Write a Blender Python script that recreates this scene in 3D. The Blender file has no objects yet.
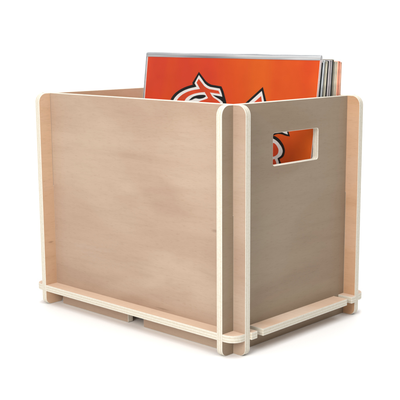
import bpy, bmesh, math, random
from mathutils import Matrix, Vector, noise
random.seed(7)
S = bpy.context.scene
COL = S.collection
MM = 0.001

# ------------------------------------------------------------------ sizes (millimetres)
L, W, H = 333.0, 225.2, 266.7        # front run, side run, height above the base plate
T = 8.4                              # plywood thickness
EX, EY = 19.2, 19.4                  # how far the panels run past each other at the corners
TP = 8.8                             # base plate thickness
FOOT = 28.2

# ------------------------------------------------------------------ node helpers
def new_mat(name):
    m = bpy.data.materials.new(name); m.use_nodes = True
    nt = m.node_tree; nt.nodes.clear()
    out = nt.nodes.new('ShaderNodeOutputMaterial')
    return m, nt, out
def N(nt, kind, **kw):
    n = nt.nodes.new(kind)
    for k, v in kw.items():
        if k in n.inputs.keys(): n.inputs[k].default_value = v
        else: setattr(n, k, v)
    return n
def ramp(nt, fac, stops):
    r = nt.nodes.new('ShaderNodeValToRGB'); e = r.color_ramp.elements
    e[0].position, e[0].color = stops[0][0], (*stops[0][1], 1)
    e[1].position, e[1].color = stops[-1][0], (*stops[-1][1], 1)
    for p, c in stops[1:-1]:
        x = e.new(p); x.color = (*c, 1)
    nt.links.new(fac, r.inputs[0]); return r.outputs[0]
def mix(nt, fac, a, b, mode='MIX'):
    m = nt.nodes.new('ShaderNodeMix'); m.data_type = 'RGBA'; m.blend_type = mode
    for s, v in ((m.inputs[0], fac), (m.inputs[6], a), (m.inputs[7], b)):
        if hasattr(v, 'is_linked'): nt.links.new(v, s)
        elif isinstance(v, (int, float)): s.default_value = v
        else: s.default_value = (*v, 1)
    return m.outputs[2]
def bsdf(nt, out, color, rough=.5, spec=.3, bump=None):
    b = nt.nodes.new('ShaderNodeBsdfPrincipled')
    if hasattr(color, 'is_linked'): nt.links.new(color, b.inputs['Base Color'])
    else: b.inputs['Base Color'].default_value = (*color, 1)
    b.inputs['Roughness'].default_value = rough
    b.inputs['Specular IOR Level'].default_value = spec
    if bump: nt.links.new(bump, b.inputs['Normal'])
    nt.links.new(b.outputs[0], out.inputs['Surface']); return b
def coords(nt, scale, loc=(0, 0, 0)):
    tc = nt.nodes.new('ShaderNodeTexCoord'); mp = nt.nodes.new('ShaderNodeMapping')
    mp.inputs['Scale'].default_value = scale; mp.inputs['Location'].default_value = loc
    nt.links.new(tc.outputs['Object'], mp.inputs[0]); return mp.outputs[0]
def tex(nt, vec, scale, detail=3, rough=.5, dist=0):
    n = N(nt, 'ShaderNodeTexNoise'); n.inputs['Scale'].default_value = scale
    n.inputs['Detail'].default_value = detail; n.inputs['Roughness'].default_value = rough
    n.inputs['Distortion'].default_value = dist
    nt.links.new(vec, n.inputs['Vector']); return n.outputs['Fac']
def bump(nt, h, strength, dist=.0003):
    b = nt.nodes.new('ShaderNodeBump'); b.inputs['Strength'].default_value = strength
    b.inputs['Distance'].default_value = dist
    nt.links.new(h, b.inputs['Height']); return b.outputs[0]

def veneer(name, lo, mid, hi, grain, seed, pale, knots=()):
    """Rotary cut veneer: broad patches of tone, long soft streaks and short dark pores along the grain, a few pin knots."""
    m, nt, out = new_mat(name)
    def along(stretch, off): 
        k = [1.0, 1.0, 1.0]; k['xyz'.index(grain)] = stretch
        return coords(nt, k, off)
    patch = tex(nt, along(.45, (seed * 1.7, seed, seed * .4)), 11, 3, .5, .8)
    cloud = tex(nt, along(.17, (seed, seed * .7, seed * 1.3)), 16, 3, .55, 1.2)
    streak = tex(nt, along(.10, (seed, seed * .7, seed * 1.3)), 120, 4, .65, 1.2)
    pores = tex(nt, along(.07, (seed * 2, seed, seed)), 1500, 2, .6)
    base = ramp(nt, cloud, [(.32, lo), (.5, mid), (.68, hi)])
    base = mix(nt, ramp(nt, patch, [(.42, (0, 0, 0)), (.64, (.9, .9, .9))]), base, pale)
    st = ramp(nt, streak, [(.28, (.87, .85, .82)), (.5, (1, 1, 1)), (.75, (1.04, 1.03, 1.01))])
    c = mix(nt, .42, base, st, 'MULTIPLY')
    pr = ramp(nt, pores, [(.33, (.76, .69, .62)), (.43, (1, 1, 1))])
    c = mix(nt, .42, c, pr, 'MULTIPLY')
    tc = nt.nodes.new('ShaderNodeTexCoord')
    for kx, kz, ra, rb in knots:                      # small dark pin knots, drawn out along the grain
        mp = nt.nodes.new('ShaderNodeMapping'); mp.vector_type = 'TEXTURE'
        g = 'xyz'.index(grain); lc = [0, 0, kz * MM]; lc[g] = kx * MM
        scl = [10, 10, rb * MM]; scl[g] = ra * MM
        mp.inputs['Location'].default_value = lc; mp.inputs['Scale'].default_value = scl
        nt.links.new(tc.outputs['Object'], mp.inputs[0])
        ln = nt.nodes.new('ShaderNodeVectorMath'); ln.operation = 'LENGTH'; nt.links.new(mp.outputs[0], ln.inputs[0])
        wv = nt.nodes.new('ShaderNodeMath'); wv.operation = 'MULTIPLY_ADD'
        nt.links.new(streak, wv.inputs[0]); wv.inputs[1].default_value = 1.3; nt.links.new(ln.outputs['Value'], wv.inputs[2])
        c = mix(nt, knot_mask(nt, wv.outputs[0]), c, tuple(v * .5 * w for v, w in zip(mid, (1, .85, .75))))
    bsdf(nt, out, c, .58, .2, bump(nt, streak, .10))
    return m
def knot_mask(nt, val):
    r = nt.nodes.new('ShaderNodeMapRange'); nt.links.new(val, r.inputs['Value'])
    r.inputs['From Min'].default_value = .6; r.inputs['From Max'].default_value = 1.65
    r.inputs['To Min'].default_value = .62; r.inputs['To Max'].default_value = 0
    return r.outputs[0]
def ply_edge(name, axis, lo=-.5, tone=1.0):
    """Cut plywood edge: five plies across the sheet, cream with thin darker cross plies."""
    m, nt, out = new_mat(name)
    tc = nt.nodes.new('ShaderNodeTexCoord'); sp = nt.nodes.new('ShaderNodeSeparateXYZ')
    nt.links.new(tc.outputs['Object'], sp.inputs[0])
    wob = tex(nt, coords(nt, (1, 1, 1)), 45, 2)
    a = nt.nodes.new('ShaderNodeMath'); a.operation = 'MULTIPLY_ADD'      # sheet position + a little wander
    nt.links.new(wob, a.inputs[0]); a.inputs[1].default_value = .0007; nt.links.new(sp.outputs['xyz'.index(axis)], a.inputs[2])
    b = nt.nodes.new('ShaderNodeMath'); b.operation = 'MULTIPLY'; nt.links.new(a.outputs[0], b.inputs[0]); b.inputs[1].default_value = 1 / (T * MM)
    f = nt.nodes.new('ShaderNodeMath'); f.operation = 'FRACT'; nt.links.new(b.outputs[0], f.inputs[0])
    A, B = (.70, .66, .575), (.63, .57, .46)
    A = tuple(c * tone for c in A); B = tuple(c * tone for c in B)
    c = ramp(nt, f.outputs[0], [(0, A), (.19, A), (.23, B), (.37, B), (.41, A), (.60, A), (.64, B), (.78, B), (.82, A), (1, A)])
    fib = tex(nt, coords(nt, (1, 1, 1)), 420, 3, .6)
    c = mix(nt, .6, c, ramp(nt, fib, [(.3, (.86, .82, .76)), (.55, (1, 1, 1))]), 'MULTIPLY')
    bsdf(nt, out, c, .7, .15, bump(nt, fib, .15))
    return m
def plain(name, c, rough=.5, spec=.3, var=.12, scale=120):
    m, nt, out = new_mat(name)
    n = tex(nt, coords(nt, (1, 1, 1)), scale, 3)
    lo = tuple(max(0, v * (1 - var)) for v in c); hi = tuple(v * (1 + var) for v in c)
    bsdf(nt, out, ramp(nt, n, [(.3, lo), (.7, hi)]), rough, spec); return m

# ------------------------------------------------------------------ mesh helpers
def link(name, me, parent=None):
    o = bpy.data.objects.new(name, me); COL.objects.link(o)
    if parent: o.parent = parent
    return o
def rounded(pts):
    """pts: (x, y, r). Closed outline with round corners."""
    out = []; n = len(pts)
    for i, (x, y, r) in enumerate(pts):
        if r <= 0: out.append((x, y)); continue
        p = Vector((x, y)); a = (Vector(pts[i - 1][:2]) - p).normalized(); b = (Vector(pts[(i + 1) % n][:2]) - p).normalized()
        ang = a.angle(b); d = r / math.tan(ang / 2)
        p0, p1 = p + a * d, p + b * d; c = p + (a + b).normalized() * (r / math.sin(ang / 2))
        v0, v1 = p0 - c, p1 - c; tot = v0.angle(v1); s = 1 if v0.x * v1.y - v0.y * v1.x > 0 else -1
        k = max(3, int(r / 1.1))
        for j in range(k + 1):
            t = s * tot * j / k
            out.append((c.x + v0.x * math.cos(t) - v0.y * math.sin(t), c.y + v0.x * math.sin(t) + v0.y * math.cos(t)))
    return out
def sheet(name, loops, axis, d0, d1, mats, parent, bevel=.45):
    """A flat sheet cut to outline loops[0] with holes loops[1:], thick from d0 to d1 along axis. mats = face, edge."""
    def P(u, v, d):
        return Vector({'x': (d, u, v), 'y': (u, d, v), 'z': (u, v, d)}[axis]) * MM
    bm = bmesh.new(); ed = []
    for lp in loops:
        vs = [bm.verts.new(P(u, v, d0)) for u, v in lp]
        ed += [bm.edges.new((vs[i], vs[(i + 1) % len(vs)])) for i in range(len(vs))]
    bmesh.ops.triangle_fill(bm, use_beauty=True, use_dissolve=False, edges=ed)
    faces = list(bm.faces)
    r = bmesh.ops.extrude_face_region(bm, geom=faces, use_keep_orig=True)
    vec = P(0, 0, d1) - P(0, 0, d0)
    bmesh.ops.translate(bm, vec=vec, verts=[e for e in r['geom'] if isinstance(e, bmesh.types.BMVert)])
    bmesh.ops.recalc_face_normals(bm, faces=bm.faces)
    k = 'xyz'.index(axis)
    for f in bm.faces: f.material_index = 0 if abs(f.normal[k]) > .7 else 1
    bmesh.ops.dissolve_limit(bm, angle_limit=.001, verts=bm.verts, edges=bm.edges, delimit={'MATERIAL'})
    if bevel:
        es = [e for e in bm.edges if len(e.link_faces) == 2 and e.calc_face_angle(0) > .9]
        bmesh.ops.bevel(bm, geom=es, offset=bevel * MM, segments=2, profile=.5, affect='EDGES', clamp_overlap=True)
        for f in bm.faces:
            if abs(f.normal[k]) < .985: f.material_index = 1
    bmesh.ops.triangulate(bm, faces=[f for f in bm.faces if len(f.verts) > 4])
    me = bpy.data.meshes.new(name); bm.to_mesh(me); bm.free()
    for m in mats: me.materials.append(m)
    return link(name, me, parent)
def boxes(name, bl, mats, parent):
    """several boxes (x0,x1,y0,y1,z0,z1,material) in one mesh, edges eased"""
    bm = bmesh.new()
    for x0, x1, y0, y1, z0, z1, mi, bv in bl:
        g = bmesh.ops.create_cube(bm, size=1)['verts']
        bmesh.ops.scale(bm, vec=((x1 - x0) * MM, (y1 - y0) * MM, (z1 - z0) * MM), verts=g)
        bmesh.ops.translate(bm, vec=Vector(((x0 + x1) / 2, (y0 + y1) / 2, (z0 + z1) / 2)) * MM, verts=g)
        fs = {f for v in g for f in v.link_faces}
        for f in fs: f.material_index = mi
        if bv: bmesh.ops.bevel(bm, geom=list({e for f in fs for e in f.edges}), offset=bv * MM, segments=2, profile=.5, affect='EDGES')
    me = bpy.data.meshes.new(name); bm.to_mesh(me); bm.free()
    for m in mats: me.materials.append(m)
    return link(name, me, parent)
def thing(name, label, cat, loc, group=None):
    o = bpy.data.objects.new(name, None); COL.objects.link(o); o.empty_display_size = .05
    o.location = Vector(loc) * MM; o['label'] = label; o['category'] = cat
    if group: o['group'] = group
    return o

# ------------------------------------------------------------------ materials
WOOD_FRONT = veneer('pink tan veneer', (.400, .274, .197), (.430, .303, .222), (.450, .325, .242), 'x', 3.1, (.475, .355, .264),
                    [(-29, 117, 7, 2.4), (-120, 3.5, 16, 1.6)])
WOOD_BACK = veneer('warm tan veneer', (.530, .305, .170), (.575, .345, .200), (.600, .370, .225), 'x', 8.4, (.60, .39, .26))
WOOD_END = veneer('shaded grey tan veneer', (.278, .200, .137), (.306, .224, .156), (.320, .244, .166), 'y', 5.7, (.324, .253, .181))  # greyer wood, with this side's shade also put into the colour
WOOD_END2 = veneer('orange tan veneer', (.56, .355, .22), (.60, .395, .255), (.63, .43, .28), 'y', 1.9, (.62, .43, .30), [(-8, 60, 5, 2.2)])
WOOD_BASE = veneer('lit peach tan veneer', (.66, .47, .335), (.71, .525, .39), (.74, .56, .43), 'x', 6.6, (.75, .585, .46))  # raised tone: light falling on the plate top is put into the colour
EDGE = {a: ply_edge('plywood edge ' + a, a) for a in 'xyz'}

# ------------------------------------------------------------------ the crate
CR = thing('plywood_crate', 'slotted pale plywood crate with rounded corner tabs and a hand hole, holding the records', 'crate', (-L / 2, W / 2, -FOOT))
off = -Vector(CR.location) / MM                                   # parts are written in crate-corner coordinates
RT, RF, CL = 12.0, 9.0, .12                                       # top round, foot round, joint clearance

def side_panel(y0, wood):
    xl, xr = -L - T - EX, EX
    mid = H * .52
    o = [(xl, H, RT), (xr, H, RT), (xr, -FOOT, RF),
         (CL, -FOOT, 0), (CL, mid, 0), (-T - CL, mid, 0), (-T - CL, -4, 0), (-21, -4, 0), (-21, -28.0, 1.2),
         (-155, -28.0, 1.2), (-155, -4, 0), (-184.5, -4, 0), (-184.5, -28.0, 1.2), (-320.5, -28.0, 1.2), (-320.5, -4, 0),
         (-L + CL, -4, 0), (-L + CL, mid, 0), (-L - T - CL, mid, 0), (-L - T - CL, -FOOT, 0), (xl, -FOOT, RF)]
    p = sheet('side_panel', [rounded(o)], 'y', 0, T, (wood, EDGE['y']), CR)
    p.location = (off + Vector((0, y0, 0))) * MM
    return p
def end_panel(x0, wood):
    yl, yr = -EY, W + T + EY
    mid = H * .52 + .4
    o = [(yl, H - .1, RT), (-CL, H - .1, 0), (-CL, mid, 0), (T + CL, mid, 0), (T + CL, H - .1, 0), (W - CL, H - .1, 0), (W - CL, mid, 0), (W + T + CL, mid, 0),
         (W + T + CL, H - .1, 0), (yr, H - .1, RT), (yr, -FOOT, RF), (21, -FOOT, 1.2), (21, -4, 0), (T + 2, -4, 0), (T + 2, -FOOT, 5), (yl, -FOOT, RF)]
    hole = [(72, 189.2, 3), (72, 228.7, 3), (162.4, 228.7, 3), (162.4, 189.2, 3)]
    p = sheet('end_panel', [rounded(o), rounded(hole)], 'x', -T, 0, (wood, EDGE['x']), CR)
    p.location = (off + Vector((x0, 0, 0))) * MM
    return p
side_panel(0, WOOD_FRONT); side_panel(W, WOOD_BACK)
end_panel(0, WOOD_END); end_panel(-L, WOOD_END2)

def base_panel():
    xo, yo = EX - .6, EY - .5             # rounded corner pieces, a hair inside the panel ends
    tab = 21.8
    q = []
    def right(sx, x0):                     # right-hand edge, from front to back
        X = lambda v: x0 + sx * v
        return [(X(xo), -yo, 15), (X(xo), T + .3, 0), (X(tab), T + .3, .8), (X(tab), 19.4, .8), (X(-2), 19.4, 0), (X(-2), 29.5, 0), (X(tab), 29.5, 1.0),
                (X(tab), W + T - 29.5, 1.0), (X(-2), W + T - 29.5, 0), (X(-2), W + T - 19.4, 0), (X(tab), W + T - 19.4, .8), (X(tab), W - .3, .8), (X(xo), W - .3, 0), (X(xo), W + T + yo, 15)]
    o = right(1, 0) + right(-1, -L - T)[::-1]
    p = sheet('base_panel', [rounded(o)], 'z', -TP, 0, (WOOD_BASE, EDGE['z']), CR)
    p.location = off * MM
base_panel()
KEY, TOP, BACK, AMB = 12.8, 30, 20, .34

# ------------------------------------------------------------------ the records
def cover_orange():
    m, nt, out = new_mat('orange printed cover')
    v = coords(nt, (1, 1, .22), (.3, 0, .1))
    n = tex(nt, v, 9.5, 2, .45, .3)
    c = ramp(nt, n, [(.34, (.76, .066, .022)), (.47, (.80, .092, .014)), (.60, (.83, .14, .013))])
    fine = tex(nt, coords(nt, (1, 1, 1), (5, 1, 2)), 34, 3)
    c = mix(nt, .55, c, ramp(nt, fine, [(.35, (.93, .86, .9)), (.65, (1.03, 1.06, 1))]), 'MULTIPLY')
    bsdf(nt, out, c, .42, .25); return m
def clear_plastic():
    m, nt, out = new_mat('clear polythene')
    tr = N(nt, 'ShaderNodeBsdfTransparent'); tr.inputs[0].default_value = (.985, .985, .985, 1)
    gl = N(nt, 'ShaderNodeBsdfGlossy'); gl.inputs['Roughness'].default_value = .15
    fr = N(nt, 'ShaderNodeFresnel'); fr.inputs[0].default_value = 1.16
    w = tex(nt, coords(nt, (1, 1, .4)), 26, 2)
    b = bump(nt, w, .5, .002)
    nt.links.new(b, gl.inputs['Normal']); nt.links.new(b, fr.inputs['Normal'])
    mx = N(nt, 'ShaderNodeMixShader'); nt.links.new(fr.outputs[0], mx.inputs[0]); nt.links.new(tr.outputs[0], mx.inputs[1]); nt.links.new(gl.outputs[0], mx.inputs[2])
    nt.links.new(mx.outputs[0], out.inputs['Surface']); return m
def mouth_plastic():
    m, nt, out = new_mat('folded grey polythene')
    w = tex(nt, coords(nt, (.06, 1, 3.2)), 80, 3, .6, .15)
    c = ramp(nt, w, [(.34, (.20, .215, .235)), (.47, (.36, .375, .39)), (.56, (.50, .51, .52)), (.68, (.80, .81, .82))])  # pale streaks are glints painted into the film colour
    b = bsdf(nt, out, c, .22, .6, bump(nt, w, .4, .001)); b.inputs['Alpha'].default_value = .8
    return m
ORANGE, CLEAR, MOUTH = cover_orange(), clear_plastic(), mouth_plastic()
BLACK_INK = plain('black ink', (.012, .013, .013), .4, .25)
WHITE_INK = plain('white ink', (.90, .89, .87), .45, .25, .04)
RED_INK = plain('red orange ink', (.74, .075, .02), .42, .25, .12, 60)
BOARD = plain('white card edge', (.72, .69, .63), .7, .15)
VINYL = plain('black vinyl', (.015, .015, .016), .3, .4)

SW = 318.0                                # sleeve width, from x = -330.3 to -12.3
def sleeve(i, label, yb, lean, h, cover, inner, th=3.1, dx=0.0, edge=False):
    o = thing('record_sleeve', label, 'record', (-12.3 + dx - SW / 2, yb, .3), 'record sleeves leaning in the crate')
    o.rotation_euler.x = -lean
    x0, x1 = -SW / 2, SW / 2
    b = .55                               # card thickness
    # folded card jacket, open along its right-hand end
    boxes('jacket', [(x0 + .3, x1, 0, b, 0, h, 0, .12), (x0 + .3, x1, th - b, th, 0, h, 0, .12), (x0, x0 + b, .1, th - .1, .1, h - .1, 0, .1),
                     (x0 + b, x1 - .4, b, th - b, .05, b, 0, 0), (x0 + b, x1 - .4, b, th - b, h - b - .15, h - .15, 1, 0)], cover, o)
    if edge:                              # bare white card shows at the cut ends of the boards
        boxes('card_edge', [(x1 + .02, x1 + .5, -.03, b + .25, .1, h - .05, 0, 0)], (WHITE_INK,), o)
        boxes('card_edge', [(x1 + .02, x1 + .5, th - b - .2, th + .03, .1, h - .05, 0, 0)], (WHITE_INK,), o)
        boxes('card_edge', [(x0 - .5, x0 + .9, -.06, th + .03, .1, h - .05, 0, 0)], (WHITE_INK,), o)
    boxes('inner_sleeve', [(x1 - 200, x1 - .6, b + .12, b + .4, 2, h - 1.2, 0, 0), (x1 - 200, x1 - .9, th - b - .4, th - b - .12, 2, h - 2, 0, 0),
                           (x1 - 200, x1 - 3, b + .4, th - b - .4, 2, h - 3, 1, 0)], (inner, VINYL), o)
    return o

def poly_mesh(name, layers, mats, parent, conv, sharp=.78):
    bm = bmesh.new()
    for depth, mi, pts in layers:
        q = [conv(x, v) for x, v in pts]
        # soften the traced corners a little: one round of subdivision that keeps the sharp ones
        n = len(q); out = []
        for k in range(n):
            a, b, c = Vector(q[k - 1]), Vector(q[k]), Vector(q[(k + 1) % n])
            ang = (b - a).angle(c - b, 0)
            if ang > sharp: out.append(b)
            else:
                for t in (.25, .5, .75):
                    u = b.lerp(a, .5) * (1 - t) ** 2 + b * 2 * t * (1 - t) + b.lerp(c, .5) * t * t
                    out.append(u)
        vs = [bm.verts.new((p.x * MM, -depth * MM, p.y * MM)) for p in out]
        es = [bm.edges.new((vs[k], vs[(k + 1) % len(vs)])) for k in range(len(vs))]
        r = bmesh.ops.triangle_fill(bm, use_beauty=True, edges=es)
        for f in r['geom']:
            if isinstance(f, bmesh.types.BMFace):
                f.material_index = mi; f.normal_update()
                if f.normal.y > 0: f.normal_flip()
    me = bpy.data.meshes.new(name); bm.to_mesh(me); bm.free()
    for m in mats: me.materials.append(m)
    return link(name, me, parent)

LEAN0 = 0.1291
front = sleeve(0, 'orange record cover with black and white outlined letters in clear plastic, front of row', 139.6, LEAN0, 315.2, (ORANGE, BOARD), BOARD, edge=True)
cx = -12.3 - SW / 2
LETTERS = {
    'letter1': {'black': [[(-276.0, 235.4), (-276.3, 248.5), (-274.1, 255.2), (-267.6, 262.5), (-257.2, 268.6), (-245.6, 273.2), (-232.5, 276.5), (-233.7, 279.0), (-222.4, 294.9), (-202.9, 277.5), (-177.1, 275.9), (-172.7, 270.0), (-168.4, 260.6), (-165.0, 253.8), (-163.8, 241.5), (-174.3, 227.0), (-211.6, 217.7), (-256.0, 222.1)]], 'white': [[(-270.9, 235.7), (-270.9, 248.8), (-267.4, 255.8), (-259.4, 262.6), (-249.0, 267.6), (-237.4, 271.2), (-224.6, 273.7), (-229.1, 278.6), (-221.8, 290.3), (-204.9, 274.4), (-179.9, 272.8), (-176.8, 268.5), (-173.8, 262.3), (-172.0, 254.2), (-169.3, 241.2), (-178.3, 229.6), (-212.0, 221.2), (-252.3, 225.2)]], 'black2': [[(-237.6, 253.8), (-230.9, 259.4), (-220.6, 262.2), (-207.5, 263.3), (-204.5, 261.2), (-209.0, 258.2), (-218.0, 256.5), (-224.8, 257.8), (-231.6, 254.6)], [(-192.5, 263.5), (-172.9, 262.0), (-168.2, 259.2), (-165.3, 251.7), (-170.5, 253.3), (-177.8, 257.8), (-185.7, 260.5)]], 'red': [[(-263.7, 236.1), (-263.6, 249.1), (-259.8, 255.7), (-252.3, 261.3), (-242.8, 265.7), (-231.2, 268.9), (-217.3, 270.8), (-225.1, 279.4), (-221.6, 285.1), (-205.7, 271.4), (-181.8, 269.8), (-178.5, 265.4), (-197.8, 266.7), (-191.3, 259.8), (-182.4, 257.0), (-175.3, 252.5), (-174.0, 240.9), (-182.3, 230.7), (-212.4, 224.7), (-212.0, 238.9), (-225.0, 249.5), (-215.7, 254.0), (-203.5, 257.2), (-200.4, 258.9), (-207.9, 266.8), (-217.1, 265.9), (-228.6, 263.7), (-238.2, 260.2), (-243.7, 256.4), (-248.0, 249.9), (-247.5, 237.0), (-240.7, 230.2), (-250.7, 229.6)]]},
    'letter2': {'black': [[(-134.8, 251.9), (-127.4, 258.0), (-102.5, 277.9), (-94.7, 259.8), (-85.9, 240.4), (-95.0, 229.2), (-119.7, 230.3)]], 'white': [[(-129.4, 252.1), (-122.4, 257.7), (-103.7, 272.5), (-98.5, 259.7), (-91.1, 240.1), (-98.9, 233.0), (-116.7, 234.6)]], 'black2': [], 'red': [[(-118.1, 254.7), (-112.0, 259.4), (-104.1, 265.7), (-101.8, 258.2), (-96.5, 242.4), (-102.8, 236.7), (-113.6, 238.8)]]},
    'letter3a': {'black': [[(-89.6, 212.2), (-78.1, 217.0), (-71.5, 218.9), (-65.1, 222.4), (-60.2, 223.5), (-53.1, 222.8), (-49.3, 215.5), (-56.0, 215.6), (-63.2, 217.5), (-71.3, 217.6), (-82.6, 212.0)]], 'white': [[(-64.6, 220.6), (-59.2, 222.4), (-55.0, 222.0), (-52.9, 217.7), (-58.0, 218.6)]], 'black2': [], 'red': []},
    'letter3': {'black': [[(-94.7, 197.1), (-89.1, 208.2), (-81.2, 214.1), (-75.3, 214.8), (-66.3, 211.0), (-58.6, 203.9), (-54.7, 196.3), (-56.5, 188.3), (-63.1, 184.3), (-59.2, 178.8), (-58.8, 168.3), (-66.0, 157.0), (-82.9, 155.3), (-95.1, 170.2)]], 'white': [[(-91.3, 197.4), (-86.3, 206.4), (-79.9, 210.8), (-76.0, 210.6), (-68.4, 207.1), (-61.5, 201.0), (-58.3, 195.4), (-60.3, 189.3), (-66.6, 185.3), (-63.1, 179.1), (-62.3, 169.3), (-68.1, 160.7), (-81.7, 159.4), (-90.8, 170.6)]], 'black2': [], 'red': [[(-85.8, 195.1), (-81.5, 202.1), (-75.7, 205.8), (-70.3, 202.7), (-65.5, 196.8), (-66.5, 190.9), (-71.5, 187.3), (-79.6, 185.6)], [(-80.7, 180.9), (-71.2, 184.1), (-67.4, 179.4), (-66.7, 170.2), (-72.0, 164.4), (-80.8, 166.2)]]},
}
for key, d in LETTERS.items():
    ly = [(.10, 0, p) for p in d['black']] + [(.16, 1, p) for p in d['white']] + [(.22, 0, p) for p in d['black2']] + [(.28, 2, p) for p in d['red']]
    poly_mesh('printed_letter', ly, (BLACK_INK, WHITE_INK, RED_INK), front, lambda x, v: (x - cx, v), 1.15 if key == 'letter3' else .78)
# clear outer sleeve: thin film front and back, welded at the sides, its grey folded mouth above the cover
hx = SW / 2
film = boxes('plastic_sleeve', [(-hx - 2.2, hx + 1.0, -.62, -.56, -.1, 316, 0, 0)], (CLEAR,), front)
boxes('sleeve_weld', [(-hx - 2.6, -hx - 2.2, -.7, 3.6, -.1, 320.2, 0, 0)], (plain('welded seam', (.62, .64, .66), .3, .5),), film)
def mouth():
    bm = bmesh.new(); nx = 60; prof = [(-.72, 314.5), (-.95, 316.2), (-.8, 318.4), (-.2, 320.4), (.9, 321.3), (2.2, 320.4), (3.2, 318.4), (3.5, 315.6)]
    rows = []
    for k in range(nx + 1):
        x = -hx - 2.2 + (2 * hx + 3.4) * k / nx
        w = noise.noise(Vector((x * .03, 2, 0))) * .6
        rows.append([bm.verts.new((x * MM, (y + w * .3) * MM, (z + (w if z > 315 else 0)) * MM)) for y, z in prof])
    for a, b in zip(rows, rows[1:]):
        for j in range(len(prof) - 1): bm.faces.new((a[j], b[j], b[j + 1], a[j + 1])).smooth = True
    bmesh.ops.recalc_face_normals(bm, faces=bm.faces)
    me = bpy.data.meshes.new('sleeve_mouth'); bm.to_mesh(me); bm.free(); me.materials.append(MOUTH)
    return link('sleeve_mouth', me, film)
mouth()

ROW = [  # label, cover colour, inner paper colour
 ('record with a thin black edge directly behind the orange cover', (.02, .02, .022), (.05, .05, .05)),
 ('record with a pale bluish white edge, third from the front', (.80, .84, .86), (.85, .87, .88)),
 ('record with a solid black edge behind the bluish white one', (.016, .016, .018), (.03, .03, .03)),
 ('record with a wide cream beige edge, fifth from the front', (.74, .69, .55), (.8, .76, .66)),
 ('record with a black edge just behind the cream beige one', (.02, .018, .018), (.25, .23, .23)),
 ('record with a mauve grey edge, in the middle of the row', (.50, .46, .47), (.6, .56, .56)),
 ('record with a charcoal edge behind the mauve grey one', (.06, .058, .06), (.35, .33, .3)),
 ('record with a dark olive edge, right of the charcoal one', (.23, .20, .12), (.5, .46, .36)),
 ('record with a grey taupe edge between olive and sand ones', (.56, .53, .45), (.6, .56, .48)),
 ('record with a light sand edge, just ahead of the coral pair', (.82, .74, .58), (.85, .78, .66)),
 ('record with a bright coral edge, second from the back', (.84, .34, .22), (.8, .5, .4)),
 ('record with a dull pinkish tan edge, hindmost against the back panel', (.74, .47, .35), (.85, .74, .62)),
]
n = len(ROW)
THICK = [2.4, 4.4, 2.2, 4.8, 2.3, 4.6, 2.3, 3.4, 3.6, 4.0, 3.6, 2.6]
ytop = 178.3 + 4.0                                     # where the sleeve crosses z = 300
for i, (lab, col, inn) in enumerate(ROW):
    f = (i + 1) / n
    lean = LEAN0 + (.037 - LEAN0) * f + random.uniform(-.002, .002) * (i < n - 1)
    h = 315.6 - 4.4 * f + random.uniform(-2.0, 1.4) - (2.2 if sum(col) < .1 else 0)
    yb = ytop - math.tan(lean) * 300
    cm = plain('card cover', col, .5, .3, .25, 90); im = plain('inner paper', inn, .75, .1, .2)
    sleeve(i + 1, lab, yb, lean, h, (cm, BOARD if sum(col) > .3 else cm), im, THICK[i], (random.uniform(-1.0, 1.2) if i < n - 2 else 1.6 + (i == n - 1) * .6))
    ytop += THICK[i] + .22

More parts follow.
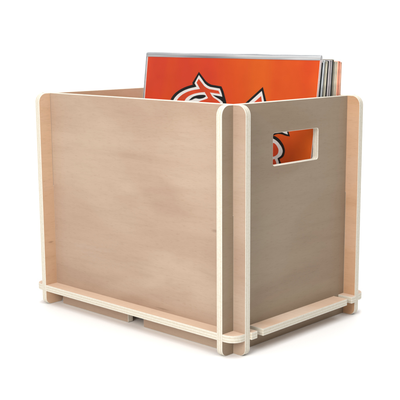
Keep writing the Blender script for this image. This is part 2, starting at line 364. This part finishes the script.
# ------------------------------------------------------------------ the white sweep it stands on
YAW = 2.30033296
fx, fy = math.cos(YAW), math.sin(YAW)
def sweep():
    bm = bmesh.new(); prof = []
    zf = -(FOOT + .1) * MM
    for s in (-1.6, -.4, .6, 1.2): prof.append((s, zf))
    R, s0 = .7, 1.5
    for k in range(13):
        a = math.pi / 2 * k / 12
        prof.append((s0 + R * math.sin(a), zf + R * (1 - math.cos(a))))
    prof.append((s0 + R, zf + 1.9))
    rows = []
    for s, z in prof:
        rows.append([bm.verts.new((-.15 + fx * s + fy * t, .1 + fy * s - fx * t, z)) for t in (-2.2, 2.2)])
    for a, b in zip(rows, rows[1:]):
        f = bm.faces.new((a[0], a[1], b[1], b[0])); f.smooth = True
    bmesh.ops.recalc_face_normals(bm, faces=bm.faces)
    me = bpy.data.meshes.new('backdrop'); bm.to_mesh(me); bm.free()
    m, nt, out = new_mat('white paper sweep')
    n = tex(nt, coords(nt, (1, 1, 1)), 900, 2)
    bsdf(nt, out, ramp(nt, n, [(.3, (.895, .895, .895)), (.7, (.915, .915, .915))]), .9, .05)
    me.materials.append(m)
    o = link('backdrop', me); o['kind'] = 'structure'
sweep()

# ------------------------------------------------------------------ camera (fitted to the photograph)
cam = bpy.data.cameras.new('camera'); co = bpy.data.objects.new('camera', cam); COL.objects.link(co)
cam.sensor_width = 36; cam.lens = 36 * 946.854 / 400
cam.shift_x = -29.343 / 400; cam.shift_y = 14.327 / 400
cam.clip_start = .02; cam.clip_end = 50
pit = -.18811
fw = Vector((math.cos(pit) * fx, math.cos(pit) * fy, math.sin(pit))); rt = Vector((fy, -fx, 0)); up = rt.cross(fw)
M = Matrix((rt, up, -fw)).transposed().to_4x4(); M.translation = Vector((713.72, -804.84, 345.26)) * MM
co.matrix_world = M
S.camera = co

# ------------------------------------------------------------------ lamps
def area(name, loc, aim, size, power, col, sy=None):
    l = bpy.data.lights.new(name, 'AREA'); l.size = size; l.energy = power; l.color = col
    if sy: l.shape = 'RECTANGLE'; l.size_y = sy
    o = bpy.data.objects.new(name, l); COL.objects.link(o); o.location = loc
    o.rotation_euler = (Vector(aim) - Vector(loc)).to_track_quat('-Z', 'Y').to_euler()
    return o
area('key_softbox', (.27, -1.15, .72), (-.1, 0, .1), .6, KEY, (1, .975, .94))
area('overhead_softbox', (.05, .1, 1.5), (.05, .1, 0), 2.1, TOP, (1, 1, 1))
area('backdrop_lamp', (-.15 + fx * .9, .1 + fy * .9, 1.7), (-.15 + fx * 1.9, .1 + fy * 1.9, .3), 1.6, BACK, (1, 1, 1), .5)
w = bpy.data.worlds.new('World'); S.world = w; w.use_nodes = True
bg = w.node_tree.nodes['Background']; bg.inputs[0].default_value = (.94, .97, 1, 1); bg.inputs[1].default_value = AMB
S.view_settings.view_transform = 'Standard'; S.view_settings.look = 'None'
S.view_settings.exposure = 0; S.view_settings.gamma = 1
S.cycles.max_bounces = 8; S.cycles.transparent_max_bounces = 12
